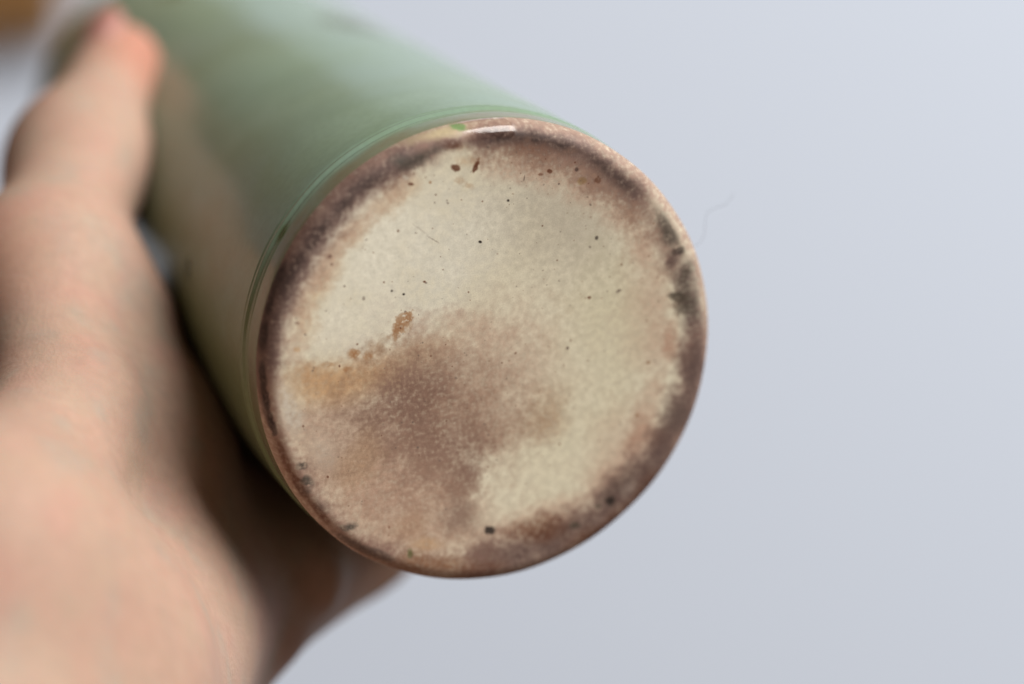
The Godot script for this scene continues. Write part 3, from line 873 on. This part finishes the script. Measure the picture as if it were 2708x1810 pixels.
func hand() -> void:
	hand_bones()
	var cell := 0.0018
	var block := 8
	var all := PackedInt32Array(range(end_a.size()))
	var low := Vector3(1, 1, 1)
	var high := -low
	for i in all:
		var r := maxf(rad_a[i], rad_b[i]) + 0.004
		for q in [end_a[i], end_b[i]]:
			low = low.min(q - Vector3(r, r, r))
			high = high.max(q + Vector3(r, r, r))
	low.y = maxf(low.y, -0.22)                               # the arm goes on well below the picture
	var size := (high - low) / (cell * block)
	var m := 4096
	var verts := PackedVector3Array()
	var index_of := {}
	var edges := PackedInt32Array()
	var reach := cell * block * 0.87
	var w := block + 1
	var val := PackedFloat32Array()
	val.resize(w * w * w)
	var near_bones: Array[PackedInt32Array] = []
	var owner_block := PackedInt32Array()
	for bz in int(size.z) + 1:
		for by in int(size.y) + 1:
			for bx in int(size.x) + 1:
				var o := low + Vector3(bx, by, bz) * cell * block
				var mid := o + Vector3.ONE * cell * block * 0.5
				var closest := 1.0
				var dist := PackedFloat32Array()
				for i in all:
					dist.append(to_bone(i, mid))
					closest = minf(closest, dist[i])
				if closest > reach + 0.011 or closest < -reach - 0.012:
					continue
				var used := PackedInt32Array()
				for i in all:
					if dist[i] < closest + 2.0 * reach + 0.026:
						used.append(i)
				var pos := 0
				var neg := 0
				for z in w:
					for y in w:
						for x in w:
							var d := flesh(o + Vector3(x, y, z) * cell, used)
							val[(z * w + y) * w + x] = d
							if d < 0.0:
								neg += 1
							else:
								pos += 1
				if pos == 0 or neg == 0:
					continue
				near_bones.append(used)
				for z in block:
					for y in block:
						for x in block:
							var sum := Vector3.ZERO
							var n := 0
							var base := (z * w + y) * w + x
							var d0 := val[base]
							for e in 12:
								var ax := e >> 2
								var k1 := e & 1
								var k2 := (e >> 1) & 1
								var c0: int
								var p0: Vector3
								if ax == 0:
									c0 = base + k1 * w + k2 * w * w
									p0 = Vector3(0, k1, k2)
								elif ax == 1:
									c0 = base + k1 + k2 * w * w
									p0 = Vector3(k1, 0, k2)
								else:
									c0 = base + k1 + k2 * w
									p0 = Vector3(k1, k2, 0)
								var da := val[c0]
								var db := val[c0 + (1 if ax == 0 else w if ax == 1 else w * w)]
								if (da < 0.0) != (db < 0.0):
									p0[ax] = da / (da - db)
									sum += p0
									n += 1
							if n == 0:
								continue
							var gx := bx * block + x
							var gy := by * block + y
							var gz := bz * block + z
							var id := (gz * m + gy) * m + gx
							index_of[id] = verts.size()
							owner_block.append(near_bones.size() - 1)
							verts.append(o + (Vector3(x, y, z) + sum / n) * cell)
							for ax in 3:
								var d1 := val[base + (1 if ax == 0 else w if ax == 1 else w * w)]
								if (d0 < 0.0) != (d1 < 0.0):
									edges.append_array(PackedInt32Array([gx, gy, gz, ax * 2 + (1 if d0 < 0.0 else 0)]))
	var idx := PackedInt32Array()
	for e in range(0, edges.size(), 4):
		var g := [edges[e], edges[e + 1], edges[e + 2]]
		var ax := edges[e + 3] >> 1
		var u := (ax + 1) % 3
		var v := (ax + 2) % 3
		var four := []
		for k in [[0, 0], [1, 0], [1, 1], [0, 1]]:
			var c := g.duplicate()
			c[u] -= k[0]
			c[v] -= k[1]
			four.append(index_of.get((c[2] * m + c[1]) * m + c[0], -1))
		if four.has(-1):
			continue
		if edges[e + 3] & 1:
			idx.append_array(PackedInt32Array([four[0], four[2], four[1], four[0], four[3], four[2]]))
		else:
			idx.append_array(PackedInt32Array([four[0], four[1], four[2], four[0], four[2], four[3]]))
	var nn := PackedVector3Array()
	var col := PackedColorArray()
	var soft := noise(FastNoiseLite.TYPE_SIMPLEX_SMOOTH, 55.0, 3, 12)
	var fleck := noise(FastNoiseLite.TYPE_SIMPLEX_SMOOTH, 420.0, 2, 13)
	var at := Vector3(-0.07, -0.03, -0.42)
	for i in verts.size():
		var p := verts[i]
		var grad := Vector3.ZERO
		for k in [Vector3(1, -1, -1), Vector3(-1, -1, 1), Vector3(-1, 1, -1), Vector3(1, 1, 1)]:
			grad += k * flesh(p + k * 0.0006, near_bones[owner_block[i]])
		nn.append(grad.normalized())
		col.append(skin_at(p, soft, fleck))
	for i in verts.size():
		verts[i] -= at
	var skin := StandardMaterial3D.new()
	skin.vertex_color_use_as_albedo = true
	skin.roughness = 0.5
	skin.metallic_specular = 0.22
	skin.subsurf_scatter_enabled = true
	skin.subsurf_scatter_strength = 0.09
	var pores := NoiseTexture2D.new()
	pores.noise = noise(FastNoiseLite.TYPE_CELLULAR, 0.06, 3, 6)
	pores.width = 512
	pores.height = 512
	pores.seamless = true
	pores.as_normal_map = true
	pores.bump_strength = 3.0
	skin.normal_enabled = true
	skin.normal_texture = pores
	skin.normal_scale = 0.6
	skin.uv1_triplanar = true
	skin.uv1_scale = Vector3(40, 40, 40)
	var root := thing("person", "bare left hand and wrist gripping the green vase, thumb along its wall", "person", EYE + at)
	obj("hand", surface(verts, nn, idx, PackedVector2Array(), col), skin, root)
	nails(root, at)


func nails(root: Node3D, at: Vector3) -> void:
	var mat := StandardMaterial3D.new()
	mat.albedo_color = Color8(172, 124, 114)
	mat.roughness = 0.5
	mat.metallic_specular = 0.5
	# from the knuckle side of the last joint to its end, and which way the nail faces
	var ends := [[Vector3(-0.0835, 0.0345, -0.487), Vector3(-0.0799, 0.0583, -0.5165), 0.0086]]
	for g in range(1, 5):
		for i in range(end_a.size() - 1, -1, -1):
			if group_of[i] == g:
				ends.append([end_a[i], end_b[i], rad_b[i]])
				break
	for e in ends:
		var along: Vector3 = (e[1] - e[0]).normalized()
		var c: Vector3 = e[1] - along * 0.001
		var rel := c - FOOT_AT
		var out := (rel - axis * rel.dot(axis)).normalized()
		out = (out - along * out.dot(along)).normalized()
		var across := along.cross(out)
		var r: float = e[2] + 0.0002
		var st := SurfaceTool.new()
		st.begin(Mesh.PRIMITIVE_TRIANGLES)
		st.set_smooth_group(0)
		var nu := 10
		var nv := 8
		var grid := []
		for j in nv + 1:
			for i in nu + 1:
				var u := i / float(nu) * 2.0 - 1.0
				var v := j / float(nv)
				var a := u * 0.95 * (1.0 - 0.25 * pow(absf(v * 2.0 - 1.0), 3.0))
				var lift := r - 0.0012 * smoothstep(0.35, 0.0, v) - 0.0016 * smoothstep(0.9, 1.0, absf(u)) 
				grid.append(c + along * (v * 0.0125 - 0.006) + (out * cos(a) + across * sin(a)) * lift - at)
		for j in nv:
			for i in nu:
				var a := j * (nu + 1) + i
				for k in [a, a + 1, a + nu + 1, a + 1, a + nu + 2, a + nu + 1]:
					st.add_vertex(grid[k])
		st.generate_normals()
		obj("nail", st.commit(), mat, root)


# ---------------------------------------------------------------- a loose fibre on the rim

func fibre() -> void:
	var path := Curve3D.new()
	for p in [Vector3(0.0300, 0.0165, -0.4375), Vector3(0.0316, 0.0166, -0.4370), Vector3(0.0330, 0.0180, -0.4368), Vector3(0.0333, 0.0204, -0.4366), Vector3(0.0338, 0.0224, -0.4366), Vector3(0.0356, 0.0233, -0.4368), Vector3(0.0370, 0.0239, -0.4370), Vector3(0.0384, 0.0257, -0.4374)]:
		path.add_point(p)
	for i in range(1, path.point_count - 1):
		var t := (path.get_point_position(i + 1) - path.get_point_position(i - 1)) / 6.0
		path.set_point_in(i, -t)
		path.set_point_out(i, t)
	path.bake_interval = 0.0004
	var pts := path.get_baked_points()
	var v := PackedVector3Array()
	var nn := PackedVector3Array()
	var idx := PackedInt32Array()
	var start := pts[0]
	for j in pts.size():
		var t := (pts[mini(j + 1, pts.size() - 1)] - pts[maxi(j - 1, 0)]).normalized()
		var a := t.cross(Vector3.BACK).normalized()
		var b := t.cross(a)
		for i in 6:
			var q := TAU * i / 6.0
			var n := a * cos(q) + b * sin(q)
			nn.append(n)
			v.append(pts[j] - start + n * 0.00002)
	for j in pts.size() - 1:
		for i in 6:
			var a := j * 6 + i
			var b := j * 6 + (i + 1) % 6
			idx.append_array(PackedInt32Array([a, b, a + 6, b, b + 6, a + 6]))
	var mat := StandardMaterial3D.new()
	mat.albedo_color = Color8(150, 150, 152)
	mat.roughness = 0.6
	var o := obj("loose_fibre", surface(v, nn, idx), mat)
	o.position = EYE + start
	tag(o, "hair-thin grey fibre curling off the right edge of the vase foot", "fibre")
